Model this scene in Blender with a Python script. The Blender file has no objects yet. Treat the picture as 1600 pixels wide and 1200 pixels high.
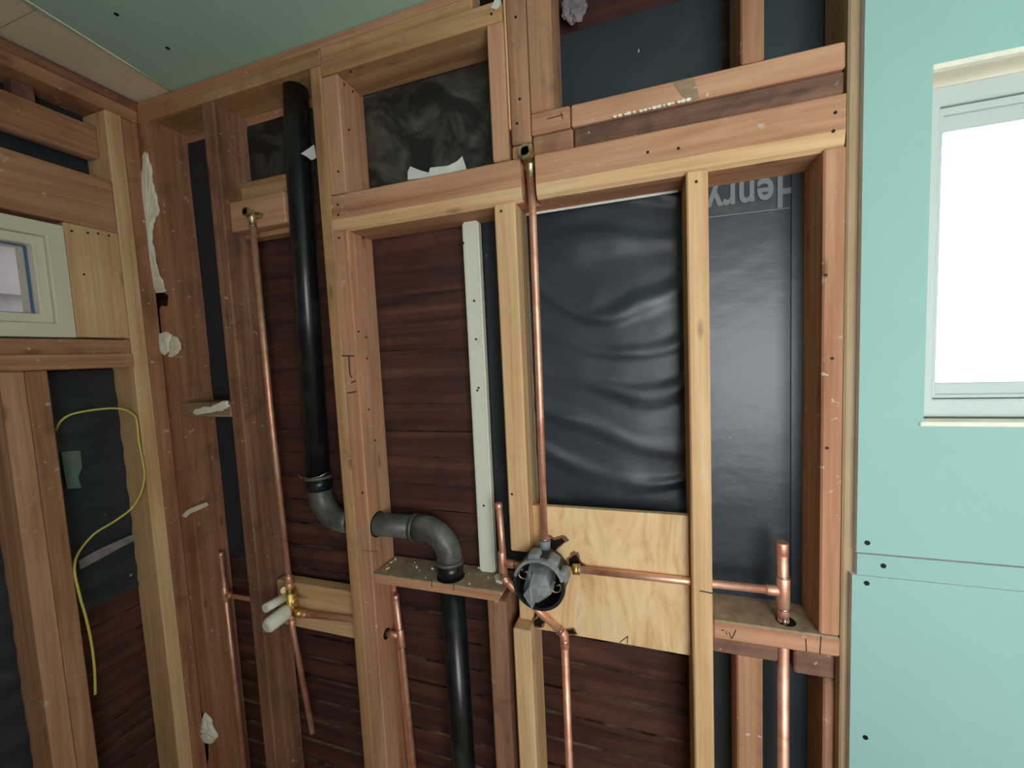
import bpy, bmesh, math, random
from mathutils import Vector, Matrix, noise
random.seed(7)
S = bpy.context.scene
COL = S.collection

# ------------------------------------------------------------------ camera
F, YAW, PIT, ROL = 637.0, .3148, .0733, .0467
CAM = Vector((0, -.85, 1.62))
cy, sy, cp, sp = math.cos(YAW), math.sin(YAW), math.cos(PIT), math.sin(PIT)
_fw = Vector((-sy*cp, cy*cp, -sp)); _r0 = Vector((cy, sy, 0)); _d0 = _fw.cross(_r0)
_r = math.cos(ROL)*_r0 + math.sin(ROL)*_d0
_d = math.cos(ROL)*_d0 - math.sin(ROL)*_r0
cam = bpy.data.cameras.new('camera'); cam.sensor_fit = 'HORIZONTAL'; cam.sensor_width = 36
cam.lens = F/1600*36; cam.clip_start = .02
cam_o = bpy.data.objects.new('camera', cam); COL.objects.link(cam_o)
m = Matrix.Identity(4)
for i in range(3):
    m[i][0], m[i][1], m[i][2], m[i][3] = _r[i], -_d[i], -_fw[i], CAM[i]
cam_o.matrix_world = m
S.camera = cam_o

# ------------------------------------------------------------------ world, daylight, exposure
world = bpy.data.worlds.new('world'); S.world = world; world.use_nodes = True
bg = world.node_tree.nodes['Background']
bg.inputs[0].default_value = (.92, .965, 1.0, 1); bg.inputs[1].default_value = 7.0
S.view_settings.view_transform = 'Standard'; S.view_settings.look = 'None'
S.view_settings.gamma = 1; S.view_settings.use_curve_mapping = False
S.view_settings.exposure = 0.62

def portal(loc, rot, sx, sy_):                      # daylight portals in the window openings
    l = bpy.data.lights.new('window_daylight', 'AREA'); l.shape = 'RECTANGLE'; l.size = sx; l.size_y = sy_
    l.cycles.is_portal = True
    o = bpy.data.objects.new('window_daylight', l); COL.objects.link(o); o.location = loc; o.rotation_euler = rot
REAR_Y = -1.5; RIGHT_X = 1.5
RW = (.18, 1.20, .98, 1.98)                        # window in the wall behind the camera: x0 x1 z0 z1
portal(((RW[0]+RW[1])/2, REAR_Y-.06, (RW[2]+RW[3])/2), (math.pi/2, 0, 0), RW[1]-RW[0], RW[3]-RW[2])
portal((.745, .20, 1.75), (-math.pi/2, 0, 0), .60, .54)
portal((-1.50, -.42, 1.85), (0, -math.pi/2, 0), .26, .42)

# ------------------------------------------------------------------ pixel helpers (a pixel gives a direction; the wall it lies on gives the distance)
def ray(px, py): return _r*((px-800)/F) + _d*((py-600)/F) + _fw
def atY(px, py, Y=0.0):
    r = ray(px, py); return CAM + r*((Y-CAM.y)/r.y)
def atX(px, py, X=-1.37):
    r = ray(px, py); return CAM + r*((X-CAM.x)/r.x)
def atZ(px, py, Z):
    r = ray(px, py); return CAM + r*((Z-CAM.z)/r.z)

# ------------------------------------------------------------------ materials
def lin(c): return tuple(((v/255)/12.92 if v/255 <= .04045 else ((v/255+.055)/1.055)**2.4) for v in c)+(1,)
def newmat(name):
    mt = bpy.data.materials.new(name); mt.use_nodes = True
    nt = mt.node_tree; b = nt.nodes['Principled BSDF']
    return mt, nt, b
def nd(nt, t, **kw):
    n = nt.nodes.new(t)
    for k, v in kw.items(): setattr(n, k, v)
    return n
def coords(nt, scale, rand=True):
    tc = nd(nt, 'ShaderNodeTexCoord'); mp = nd(nt, 'ShaderNodeMapping')
    mp.inputs['Scale'].default_value = scale
    if rand:
        oi = nd(nt, 'ShaderNodeObjectInfo'); mul = nd(nt, 'ShaderNodeMath', operation='MULTIPLY'); mul.inputs[1].default_value = 37.0
        add = nd(nt, 'ShaderNodeVectorMath', operation='ADD')
        nt.links.new(oi.outputs['Random'], mul.inputs[0]); nt.links.new(tc.outputs['Object'], add.inputs[0]); nt.links.new(mul.outputs[0], add.inputs[1])
        nt.links.new(add.outputs[0], mp.inputs['Vector'])
    else: nt.links.new(tc.outputs['Object'], mp.inputs['Vector'])
    return mp.outputs['Vector']
def noise_n(nt, vec, scale, detail=4, rough=.55, dist=0):
    n = nd(nt, 'ShaderNodeTexNoise'); n.inputs['Scale'].default_value = scale; n.inputs['Detail'].default_value = detail
    n.inputs['Roughness'].default_value = rough; n.inputs['Distortion'].default_value = dist
    nt.links.new(vec, n.inputs['Vector']); return n.outputs['Fac']
def ramp(nt, fac, stops):
    r = nd(nt, 'ShaderNodeValToRGB'); e = r.color_ramp.elements
    e[0].position, e[0].color = stops[0]; e[1].position, e[1].color = stops[-1]
    for p, c in stops[1:-1]:
        x = e.new(p); x.color = c
    nt.links.new(fac, r.inputs[0]); return r.outputs[0]
def mix(nt, fac, a, b, mode='MIX'):
    n = nd(nt, 'ShaderNodeMix', data_type='RGBA', blend_type=mode)
    if isinstance(fac, (int, float)): n.inputs[0].default_value = fac
    else: nt.links.new(fac, n.inputs[0])
    for i, v in ((6, a), (7, b)):
        if isinstance(v, tuple): n.inputs[i].default_value = v
        else: nt.links.new(v, n.inputs[i])
    return n.outputs[2]
def bump(nt, b, h, st=.3, d=.002):
    n = nd(nt, 'ShaderNodeBump'); n.inputs['Strength'].default_value = st; n.inputs['Distance'].default_value = d
    nt.links.new(h, n.inputs['Height']); nt.links.new(n.outputs[0], b.inputs['Normal'])
def wood(name, light, mid, dark, axis='z', speck=0.0, stain=0.0, rough=.75, knots=True, paint=None):
    mt, nt, b = newmat(name)
    k = {'x': 0, 'y': 1, 'z': 2}[axis]
    sc = [26, 26, 26]; sc[k] = 1.3
    v = coords(nt, sc)
    g1 = noise_n(nt, v, 1.0, 6, .6, .6)
    col = ramp(nt, g1, [(.28, lin(dark)), (.5, lin(mid)), (.72, lin(light))])
    sc2 = [140, 140, 140]; sc2[k] = 4
    g2 = noise_n(nt, coords(nt, sc2), 1.0, 3, .6)
    col = mix(nt, .30, col, ramp(nt, g2, [(.35, (.55, .55, .55, 1)), (.65, (1, 1, 1, 1))]), 'MULTIPLY')
    big = noise_n(nt, coords(nt, (5, 5, 5)), 1.0, 3)
    col = mix(nt, .45, col, ramp(nt, big, [(.3, (.72, .70, .68, 1)), (.65, (1.0, 1.0, 1.0, 1))]), 'MULTIPLY')
    if knots:
        sk = [16, 16, 16]; sk[k] = 5
        vo = nd(nt, 'ShaderNodeTexVoronoi', feature='F1'); vo.inputs['Scale'].default_value = 1.0
        nt.links.new(coords(nt, sk), vo.inputs['Vector'])
        kf = ramp(nt, vo.outputs['Distance'], [(.05, (1, 1, 1, 1)), (.13, (0, 0, 0, 1))])
        col = mix(nt, kf, col, mix(nt, .55, col, lin(tuple(x*.6 for x in dark)), 'MIX'))
    if stain:
        s = noise_n(nt, coords(nt, (9, 9, 9)), 1.0, 5, .65, .8)
        col = mix(nt, ramp(nt, s, [(.55-.1*stain, (0, 0, 0, 1)), (.68, (stain, stain, stain, 1))]), col, lin((52, 40, 36)))
    if speck:
        s = noise_n(nt, coords(nt, (44, 44, 62)), 1.0, 3, .6)
        s2 = noise_n(nt, coords(nt, (4, 4, 4)), 1.0, 2)
        f1 = ramp(nt, s, [(.655, (0, 0, 0, 1)), (.70, (1, 1, 1, 1))])
        f2 = ramp(nt, s2, [(.5-.2*speck, (0, 0, 0, 1)), (.62, (1, 1, 1, 1))])
        col = mix(nt, mix(nt, 1.0, f1, f2, 'MULTIPLY'), col, lin((200, 190, 175)))
    if paint:
        s = noise_n(nt, coords(nt, (30, 30, 8)), 1.0, 5, .7)
        col = mix(nt, ramp(nt, s, [(.30, (0, 0, 0, 1)), (.36, (1, 1, 1, 1))]), col, lin(paint))
    nt.links.new(col, b.inputs['Base Color']); b.inputs['Roughness'].default_value = rough
    b.inputs['Specular IOR Level'].default_value = .25
    bump(nt, b, g2, .25, .0015)
    return mt
M = {}
def woodset(key, *a, **kw):
    for ax in 'xyz': M[key+'_'+ax] = wood('wood_'+key+'_'+ax, *a, axis=ax, **kw)
woodset('fir', (222, 174, 140), (202, 150, 116), (168, 114, 82), speck=.35)
woodset('pine', (240, 206, 160), (230, 188, 140), (208, 160, 112), speck=.15)
woodset('old', (182, 138, 110), (154, 110, 87), (116, 80, 63), speck=.6, stain=.4)
woodset('plastered', (204, 154, 120), (178, 124, 94), (134, 90, 70), speck=1.8, stain=.3)
woodset('tan', (214, 174, 126), (192, 148, 104), (150, 110, 78), speck=.3, stain=.25)
woodset('brown', (208, 160, 126), (184, 136, 104), (148, 104, 78), speck=.5, stain=.3)
woodset('dark', (160, 122, 102), (136, 100, 84), (100, 72, 62), speck=.3, stain=.6)
woodset('grey', (182, 158, 132), (158, 132, 106), (122, 98, 78), speck=1.3, stain=.3)
woodset('post', (206, 184, 150), (190, 164, 130), (160, 132, 102), speck=.2)
woodset('siding', (116, 76, 62), (86, 56, 47), (54, 38, 34), speck=.0, stain=.55, knots=False, rough=.6)
M['whiteboard'] = wood('painted_board', (200, 190, 160), (180, 170, 140), (140, 120, 90), axis='z', paint=(226, 228, 208), rough=.5)

def simple(name, col, rough=.5, metal=0, spec=.5, nscale=None, var=.15, bmp=0, bscale=60):
    mt, nt, b = newmat(name)
    b.inputs['Roughness'].default_value = rough; b.inputs['Metallic'].default_value = metal; b.inputs['Specular IOR Level'].default_value = spec
    if nscale:
        n = noise_n(nt, coords(nt, (1, 1, 1)), nscale, 5, .6)
        c = mix(nt, 1.0, lin(col), ramp(nt, n, [(.3, (1-var*2,)*3+(1,)), (.7, (1, 1, 1, 1))]), 'MULTIPLY')
        nt.links.new(c, b.inputs['Base Color'])
    else: b.inputs['Base Color'].default_value = lin(col)
    if bmp:
        bump(nt, b, noise_n(nt, coords(nt, (1, 1, 1)), bscale, 4), bmp, .002)
    return mt
def patchy(name, a, bcol, scale, rough, metal=0, lo=.45, hi=.62, bmp=0, spec=.5):
    mt, nt, b = newmat(name)
    n = noise_n(nt, coords(nt, (1, 1, 1)), scale, 5, .65, .5)
    nt.links.new(ramp(nt, n, [(lo, lin(a)), (hi, lin(bcol))]), b.inputs['Base Color'])
    b.inputs['Roughness'].default_value = rough; b.inputs['Metallic'].default_value = metal; b.inputs['Specular IOR Level'].default_value = spec
    if bmp: bump(nt, b, n, bmp, .003)
    return mt
M['copper'] = patchy('copper', (250, 198, 172), (226, 156, 128), 22, .5, .8, .4, .65)
M['solder'] = simple('solder', (200, 196, 190), .35, 1)
M['brass'] = patchy('brass', (232, 200, 120), (190, 152, 86), 60, .48, 1)
M['dullbrass'] = patchy('dull_brass', (206, 188, 150), (150, 136, 106), 70, .45, 1)
M['abs'] = patchy('black_pipe_plastic', (24, 25, 28), (52, 54, 56), 16, .28, 0, .5, .75)
M['absdust'] = patchy('dusty_pipe_plastic', (66, 66, 63), (116, 114, 106), 14, .42, 0, .38, .72)
M['drywall'] = simple('green_drywall', (152, 191, 184), .85, 0, .2, 3.0, .03)
M['drywall_c'] = simple('green_ceiling_board', (176, 216, 200), .9, 0, .15, 3.0, .03)
M['gypsum'] = simple('gypsum_edge', (232, 230, 236), .9, 0, .2, 20, .06)
M['whitepaper'] = simple('white_board_paper', (238, 228, 208), .9, 0, .15, 6, .05)
M['plaster'] = simple('plaster', (244, 240, 222), .85, 0, .2, 30, .08, .5, 90)
M['vinyl'] = simple('white_vinyl', (186, 198, 194), .45, 0, .3)
M['vinyl_cream'] = simple('cream_vinyl', (232, 226, 206), .4, 0, .4)
M['gasket'] = simple('dark_gasket', (70, 110, 160), .5)
M['screw'] = simple('screw_black', (28, 28, 28), .45, .6)
M['nail'] = simple('nail_rust', (48, 36, 30), .6, .5)
M['pencil'] = simple('pencil_mark', (52, 42, 44), .8)
M['cable'] = simple('yellow_cable', (214, 200, 96), .45, 0, .5)
M['greyplastic'] = patchy('grey_plastic', (122, 126, 128), (152, 156, 158), 30, .45)
M['guard'] = patchy('guard_plastic', (30, 31, 33), (44, 45, 47), 30, .38)
M['whiteplastic'] = simple('white_plastic', (228, 226, 214), .4, 0, .4)
M['char_shade'] = simple('char_and_hole_shade', (30, 26, 24), .95, 0, .1)  # char on the plywood, and painted shade for the drilled holes
M['scorch'] = simple('scorched_wood', (152, 112, 78), .9, 0, .1, 60, .25)
M['rag'] = simple('white_paper_scrap', (226, 226, 216), .8, 0, .2, 25, .08)
M['scrap'] = simple('dirty_green_paper', (112, 132, 122), .9, 0, .1, 20, .12)
M['fluff'] = simple('insulation_fluff', (150, 142, 146), 1, 0, 0, 30, .2)
M['print'] = simple('grey_print', (116, 126, 128), .6)
M['dustedge'] = patchy('dusty_board_edge', (62, 44, 38), (152, 130, 110), 9, .95, 0, .40, .66, spec=.1)
M['dustwood'] = patchy('dusty_wood', (150, 126, 102), (186, 164, 140), 30, .95, 0, .35, .7, spec=.1)
M['floor'] = wood('subfloor', (216, 194, 164), (198, 174, 144), (172, 146, 118), axis='x')
M['rearwall'] = simple('rear_board_paper', (236, 214, 190), .9, 0, .2, 3, .04)
M['outside'] = simple('neighbour_siding', (80, 76, 76), .9, 0, .2, 4, .05)
mt, nt, b = newmat('window_glass')
tr = nd(nt, 'ShaderNodeBsdfTransparent'); gl = nd(nt, 'ShaderNodeBsdfGlossy'); gl.inputs['Roughness'].default_value = .03
lw = nd(nt, 'ShaderNodeFresnel'); lw.inputs[0].default_value = 1.45; mx = nd(nt, 'ShaderNodeMixShader')
nt.links.new(lw.outputs[0], mx.inputs[0]); nt.links.new(tr.outputs[0], mx.inputs[1]); nt.links.new(gl.outputs[0], mx.inputs[2])
nt.links.new(mx.outputs[0], nt.nodes['Material Output'].inputs[0]); M['glass'] = mt
# plywood
mt, nt, b = newmat('plywood')
v = coords(nt, (5, 5, 1.3)); g = noise_n(nt, v, 3.2, 5, .6, 2.2)
c = ramp(nt, g, [(.30, lin((206, 160, 108))), (.48, lin((230, 192, 142))), (.62, lin((238, 206, 160))), (.78, lin((212, 168, 118)))])
nt.links.new(c, b.inputs['Base Color']); b.inputs['Roughness'].default_value = .7; M['plywood'] = mt
# building paper: black, half glossy, dusty where the dust lies
def paper(name, base, rough, dust, dcol=(120, 116, 104), dscale=(7, 7, 9), lo=.52):
    mt, nt, b = newmat(name)
    n = noise_n(nt, coords(nt, dscale), 1.0, 6, .62, 1.2)
    f = ramp(nt, n, [(lo, (0, 0, 0, 1)), (.80, (dust, dust, dust, 1))])
    fl = noise_n(nt, coords(nt, (55, 55, 55)), 1.0, 2, .5)
    f2 = ramp(nt, fl, [(.765, (0, 0, 0, 1)), (.785, (1, 1, 1, 1))])
    c = mix(nt, f, lin(base), lin(dcol)); c = mix(nt, f2, c, lin((190, 186, 178)))
    nt.links.new(c, b.inputs['Base Color']); b.inputs['Roughness'].default_value = rough; b.inputs['Specular IOR Level'].default_value = .6
    bump(nt, b, noise_n(nt, coords(nt, (14, 14, 26)), 1.0, 4), .25, .004)
    return mt
M['paper'] = paper('building_paper', (40, 48, 57), .37, .25, lo=.6)
M['paper_dusty'] = paper('dusty_building_paper', (26, 28, 30), .5, .75, lo=.46)
M['paper_dull'] = paper('dull_building_paper', (36, 46, 54), .5, .2, lo=.6)

# ------------------------------------------------------------------ object helpers
ORG = {}
def raw(name, verts, faces, mat, parent=None, origin=None, smooth=False, bevel=0, segs=1):
    vs = [Vector(v) for v in verts]
    if origin is None:
        n = len(vs); origin = Vector((sum(v.x for v in vs)/n, sum(v.y for v in vs)/n, min(v.z for v in vs)))
    origin = Vector(origin)
    bm = bmesh.new(); bv = [bm.verts.new(v-origin) for v in vs]
    for f in faces:
        try: bm.faces.new([bv[i] for i in f])
        except ValueError: pass
    bmesh.ops.recalc_face_normals(bm, faces=bm.faces)
    if bevel:
        es = [e for e in bm.edges if len(e.link_faces) == 2 and e.calc_face_angle(0) > .6]
        bmesh.ops.bevel(bm, geom=es, offset=bevel, segments=segs, affect='EDGES', clamp_overlap=True)
    me = bpy.data.meshes.new(name); bm.to_mesh(me); bm.free()
    if smooth:
        for p in me.polygons: p.use_smooth = True
    me.materials.append(M[mat] if isinstance(mat, str) else mat)
    return place(name, me, origin, parent)
def place(name, me, origin, parent=None):
    o = bpy.data.objects.new(name, me); COL.objects.link(o)
    if parent is not None:
        o.parent = parent; o.location = Vector(origin) - ORG[parent.name]
    else: o.location = origin
    ORG[o.name] = Vector(origin)
    return o
def empty(name, loc):
    o = bpy.data.objects.new(name, None); COL.objects.link(o); o.location = loc; o.empty_display_size = .05
    ORG[o.name] = Vector(loc); return o
def tag(o, label=None, cat=None, group=None, kind=None):
    if label: o['label'] = label
    if cat: o['category'] = cat
    if group: o['group'] = group
    if kind: o['kind'] = kind
    return o
BF = [(0, 1, 2, 3), (7, 6, 5, 4), (0, 4, 5, 1), (1, 5, 6, 2), (2, 6, 7, 3), (3, 7, 4, 0)]
def boxv(x0, x1, y0, y1, z0, z1):
    return [(x0, y0, z0), (x1, y0, z0), (x1, y0, z1), (x0, y0, z1), (x0, y1, z0), (x1, y1, z0), (x1, y1, z1), (x0, y1, z1)]
def joined(boxes):
    V, Fc = [], []
    for bx in boxes:
        k = len(V); V += boxv(*bx); Fc += [tuple(i+k for i in f) for f in BF]
    return V, Fc
def lumber(name, x0, x1, y0, y1, z0, z1, mat, label=None, cat=None, group=None, parent=None, bev=.003, jit=.0012, lean=0):
    v = [Vector(p) for p in boxv(x0, x1, y0, y1, z0, z1)]
    rj = random.Random(hash((round(x0, 3), round(z0, 3), round(y0, 3))) & 0xffff)
    for i, p in enumerate(v):
        p.x += rj.uniform(-jit, jit)*.5; p.z += rj.uniform(-jit, jit)*.5
        if lean and p.z > (z0+z1)/2: p.x += lean
    o = raw(name, v, BF, mat, parent, bevel=bev)
    if label: tag(o, label, cat, group)
    return o
def sweep(path, r, n=14, cap=True):
    P = [Vector(p) for p in path]; R = r if isinstance(r, (list, tuple)) else [r]*len(P)
    V, Fc = [], []
    T = []
    for i in range(len(P)):
        a = P[max(i-1, 0)]; b = P[min(i+1, len(P)-1)]
        t = (b-a); T.append(t.normalized() if t.length > 1e-9 else (T[-1] if T else Vector((0, 0, 1))))
    u = T[0].orthogonal().normalized()
    for i, p in enumerate(P):
        u = (u - T[i]*u.dot(T[i])).normalized(); w = T[i].cross(u)
        for k in range(n):
            a = 2*math.pi*k/n; V.append(p + (u*math.cos(a)+w*math.sin(a))*R[i])
    for i in range(len(P)-1):
        for k in range(n):
            k2 = (k+1) % n; Fc.append((i*n+k, i*n+k2, (i+1)*n+k2, (i+1)*n+k))
    if cap:
        Fc.append(tuple(range(n-1, -1, -1))); Fc.append(tuple(range((len(P)-1)*n, len(P)*n)))
    return V, Fc
def tube(name, path, r, mat, parent=None, n=14, cap=True):
    V, Fc = sweep(path, r, n, cap)
    o = raw(name, V, Fc, mat, parent)
    for p in o.data.polygons: p.use_smooth = len(p.vertices) == 4
    return o
def hollow(name, a, b, ro, ri, mat, parent=None, n=20, deep=.03):       # an open-ended pipe end: a is the open mouth
    a, b = Vector(a), Vector(b); d = (b-a).normalized()
    V, Fc = sweep([a+d*deep, a+d*.001, a, a, b], [ri, ri, ri, ro, ro], n, True)
    o = raw(name, V, Fc, mat, parent)
    return o
def arc(p0, corner, p1, rad, n=8):                   # rounded corner between two straight runs
    p0, c, p1 = Vector(p0), Vector(corner), Vector(p1)
    d0 = (p0-c).normalized(); d1 = (p1-c).normalized(); ang = d0.angle(d1); t = rad/math.tan(ang/2)
    a = c+d0*t; b = c+d1*t; ctr = c+(d0+d1).normalized()*(rad/math.sin(ang/2))
    out = []
    for i in range(n+1):
        f = i/n; v0 = a-ctr; v1 = b-ctr
        w = v0.slerp(v1, f) if hasattr(v0, 'slerp') else v0.lerp(v1, f)
        out.append(ctr+w.normalized()*rad)
    return out
def outline(name, pts, normal, thick, mat, parent=None, bev=.0):       # closed outline of world points extruded along normal
    nrm = Vector(normal)*thick; P = [Vector(p) for p in pts]; n = len(P)
    V = P+[p+nrm for p in P]
    Fc = [tuple(range(n)), tuple(range(2*n-1, n-1, -1))]+[(i, (i+1) % n, n+(i+1) % n, n+i) for i in range(n)]
    return raw(name, V, Fc, mat, parent, bevel=bev)
def dusted(o, mat):                                  # dust lying on upward faces
    o.data.materials.append(M[mat])
    for p in o.data.polygons:
        if p.normal.z > .6: p.material_index = 1
    return o
# small shared pieces
_disc = None
def disc_mesh(mat, r, t, n=8):
    V, Fc = sweep([(0, 0, 0), (0, -t, 0)], r, n)
    me = bpy.data.meshes.new('nail'); me.from_pydata([tuple(v) for v in V], [], Fc); me.materials.append(M[mat]); return me
NAIL = disc_mesh('nail', .0028, .0012); SCREW = disc_mesh('screw', .0042, .0010, 10)
NAILX = bpy.data.meshes.new('nail'); _V, _F = sweep([(0, 0, 0), (.0012, 0, 0)], .0028, 8); NAILX.from_pydata([tuple(v) for v in _V], [], _F); NAILX.materials.append(M['nail'])
NAILXL = bpy.data.meshes.new('nail'); NAILXL.from_pydata([tuple(v) for v in _V], [], _F); NAILXL.materials.append(M['nail'])
SCREWC = bpy.data.meshes.new('screw'); _V, _F = sweep([(0, 0, 0), (0, 0, -.001)], .0045, 10); SCREWC.from_pydata([tuple(v) for v in _V], [], _F); SCREWC.materials.append(M['screw'])
def nails(parent, pix, Y=0.0):
    for q in pix: place('nail', NAIL, atY(*q, Y), parent)
def nails_x(parent, pix, X):
    for q in pix: place('nail', NAILX, atX(*q, X), parent)
def marks(parent, segs, Y=0.0, w=.0016):             # pencil strokes on a front face
    for a, b_ in segs:
        p, q = atY(*a, Y-.0002), atY(*b_, Y-.0002); d = (q-p).normalized(); s = Vector((-d.z, 0, d.x))*w
        V = [p-s, q-s, q+s, p+s]; V += [v+Vector((0, -.0006, 0)) for v in V]
        raw('pencil_mark', V, BF, 'pencil', parent)

# ================================================================== THE SETTING
D = .098                                             # depth of the framing
ZC = 2.392                                           # ceiling height
XL = -1.37                                           # room face of the left framing
V, Fc = joined([(-1.6, RIGHT_X+.1, REAR_Y-.1, .16, -.1, 0)])
tag(raw('floor', V, Fc, 'floor'), kind='structure')
# back wall: outer skin with the window opening, siding boards in front of it
WX0, WX1, WZ0, WZ1 = .435, 1.055, 1.474, 2.032
V, Fc = joined([(-1.6, WX0, .121, .15, 0, 2.62), (WX1, RIGHT_X+.1, .121, .15, 0, 2.62), (WX0, WX1, .121, .15, 0, WZ0), (WX0, WX1, .121, .15, WZ1, 2.62)])
wall_back = tag(raw('wall_back', V, Fc, 'siding_x', origin=(0, .118, 0)), kind='structure')
pitch = .0727; seam0 = 1.277 - 17*pitch
bvert = [(-1.48, .1105, 0), (.43, .1105, 0), (.43, .1025, pitch+.002), (-1.48, .1025, pitch+.002), (-1.48, .1195, 0), (.43, .1195, 0), (.43, .1140, pitch+.002), (-1.48, .1140, pitch+.002)]
for i in range(36):
    z = seam0+i*pitch+random.uniform(-.002, .002)
    if z+pitch > 2.34: break
    dusted(raw('siding_board', [(x, y+random.uniform(-.001, .001), zz+z) for x, y, zz in bvert], BF, 'siding_x', wall_back), 'dustedge')
# left wall
V, Fc = joined([(-1.53, -1.50, REAR_Y-.1, -.62, 0, 2.5), (-1.53, -1.50, -.20, .118, 0, 2.5), (-1.53, -1.50, -.62, -.20, 0, 1.72), (-1.53, -1.50, -.62, -.20, 1.98, 2.5)])
wall_left = tag(raw('wall_left', V, Fc, 'siding_y', origin=(-1.5, -.5, 0)), kind='structure')
for i in range(36):
    z = seam0+i*pitch+random.uniform(-.002, .002)
    if z+pitch > 2.3: break
    runs = [(-1.2, .095)] if (z+pitch < 1.70 or z > 2.0) else [(-.19, .095), (-1.2, -.63)]
    for ya, yb in runs:
        x0, x1 = -1.4765, -1.470
        dusted(raw('siding_board', [(x0, ya, z), (x0, yb, z), (x1, yb, z+pitch+.004), (x1, ya, z+pitch+.004), (x0-.01, ya, z), (x0-.01, yb, z), (x1-.01, yb, z+pitch+.004), (x1-.01, ya, z+pitch+.004)], BF, 'siding_y', wall_left), 'dustedge')
# rest of the room behind the camera
V, Fc = joined([(-1.6, RW[0], REAR_Y-.1, REAR_Y, 0, 2.5), (RW[1], RIGHT_X+.1, REAR_Y-.1, REAR_Y, 0, 2.5), (RW[0], RW[1], REAR_Y-.1, REAR_Y, 0, RW[2]), (RW[0], RW[1], REAR_Y-.1, REAR_Y, RW[3], 2.5)])
tag(raw('wall_rear', V, Fc, 'rearwall'), kind='structure')
V, Fc = joined([(RIGHT_X, RIGHT_X+.1, REAR_Y-.1, .15, 0, 2.62)])
tag(raw('wall_right', V, Fc, 'rearwall'), kind='structure')
# ceiling: plaster backing, green boards and the old white strip along the left wall
V, Fc = joined([(-1.6, RIGHT_X+.1, REAR_Y-.1, -.001, 2.407, 2.66), (-1.6, RIGHT_X+.1, -.001, .16, 2.60, 2.66)])
ceiling = tag(raw('ceiling', V, Fc, 'whitepaper', origin=(0, -1, 2.406)), kind='structure')
p_edge = [(-1.231, -.003), (-1.191, -.294), (-1.12, REAR_Y)]
outline('drywall_sheet', [(-1.236, .06, ZC), (-.33, .06, ZC), (-.33, -.003, ZC), (RIGHT_X, -.003, ZC), (RIGHT_X, REAR_Y, ZC), (-1.10, REAR_Y, ZC)], (0, 0, 1), .013, 'drywall_c', ceiling)
for n_, (ya, yb) in enumerate(((.06, -.270), (-.272, REAR_Y))):
    xa = -1.236 + (-.003-ya)*.137; xb = -1.236 + (-.003-yb)*.137
    outline('white_strip', [(XL-.01, ya, ZC+.004), (xa-.004, ya, ZC+.004), (xb-.004, yb, ZC+.004), (XL-.01, yb, ZC+.004)], (0, 0, 1), .010, 'whitepaper', ceiling)
tube('torn_edge_bead', [(-1.2325, -.004, ZC+.001), (-1.2165, -.12, ZC+.0005), (-1.1945, -.28, ZC+.001), (-1.13, -.75, ZC+.001)], .0032, 'plaster', ceiling, n=6)
for q in ((182, 22), (262, 75), (20, -60), (420, -60)): place('screw', SCREWC, atZ(*q, ZC), ceiling)

# drywall on the right part of the back wall
YD = -.0127
def sheet(name, boxes, parent):
    V, Fc = joined(boxes); o = raw(name, V, Fc, 'drywall', parent)
    o.data.materials.append(M['gypsum'])
    for p in o.data.polygons:
        if abs(p.normal.y) < .5: p.material_index = 1
    return o
E0, E1 = YD, -.0004
sheet('drywall_sheet', [(.347, WX0, E0, E1, 1.2465, ZC), (WX1, RIGHT_X, E0, E1, 1.2465, ZC), (WX0, WX1, E0, E1, 1.2465, WZ0), (WX0, WX1, E0, E1, WZ1, ZC)], wall_back)
sheet('drywall_strip', [(.348, RIGHT_X, E0, E1, 1.2055, 1.2435)], wall_back)
sheet('drywall_sheet', [(.341, RIGHT_X, E0, E1, .01, 1.2045)], wall_back)
for q in ((1355, 848), (1380, 884), (1354, 911), (1352, 1152)): place('screw', SCREW, atY(*q, YD), wall_back)

# ------------------------------------------------------------------ right window
w1 = empty('window_1', ((WX0+WX1)/2, .05, WZ0)); tag(w1, kind='structure')
def ring(name, x0, x1, z0, z1, w, y0, y1, mat, parent, bev=.002, wt=None, wb=None):
    wt = wt or w; wb = wb or w
    V = [(x0, y0, z0), (x1, y0, z0), (x1, y0, z1), (x0, y0, z1), (x0+w, y0, z0+wb), (x1-w, y0, z0+wb), (x1-w, y0, z1-wt), (x0+w, y0, z1-wt)]
    V += [(a, y1, c) for a, _, c in V]
    Fc = []
    for i in range(4):
        j = (i+1) % 4
        Fc += [(i, j, 4+j, 4+i), (8+i, 12+i, 12+j, 8+j), (i, 8+i, 8+j, j), (4+i, 4+j, 12+j, 12+i)]
    return raw(name, V, Fc, mat, parent, bevel=bev)
ring('rough_frame', WX0-.001, WX1+.001, WZ0-.001, WZ1+.02, .002, 0.0, .118, 'whitepaper', w1, bev=0, wt=.020, wb=.004)
ring('window_frame', WX0+.003, WX1-.003, WZ0+.006, WZ1-.016, .026, .022, .10, 'vinyl', w1, wb=.030, wt=.030)
sash1 = ring('sash', WX0+.0295, WX1-.0295, WZ0+.037, WZ1-.047, .010, .034, .09, 'vinyl', w1, wb=.026, wt=.036)
ring('sash_bead', WX0+.030, WX1-.030, WZ0+.0375, WZ1-.0475, .006, .028, .0335, 'vinyl', sash1, bev=.001, wb=.006, wt=.012)
V, Fc = joined([(WX0+.034, WX1-.034, .060, .064, WZ0+.06, WZ1-.08)]); raw('pane', V, Fc, 'glass', sash1)
V, Fc = joined([(WX0-.001, WX1+.001, -.0135, -.001, WZ1-.005, WZ1+.003)]); raw('edge_strip', V, Fc, 'plaster', w1, bevel=.001)
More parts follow.
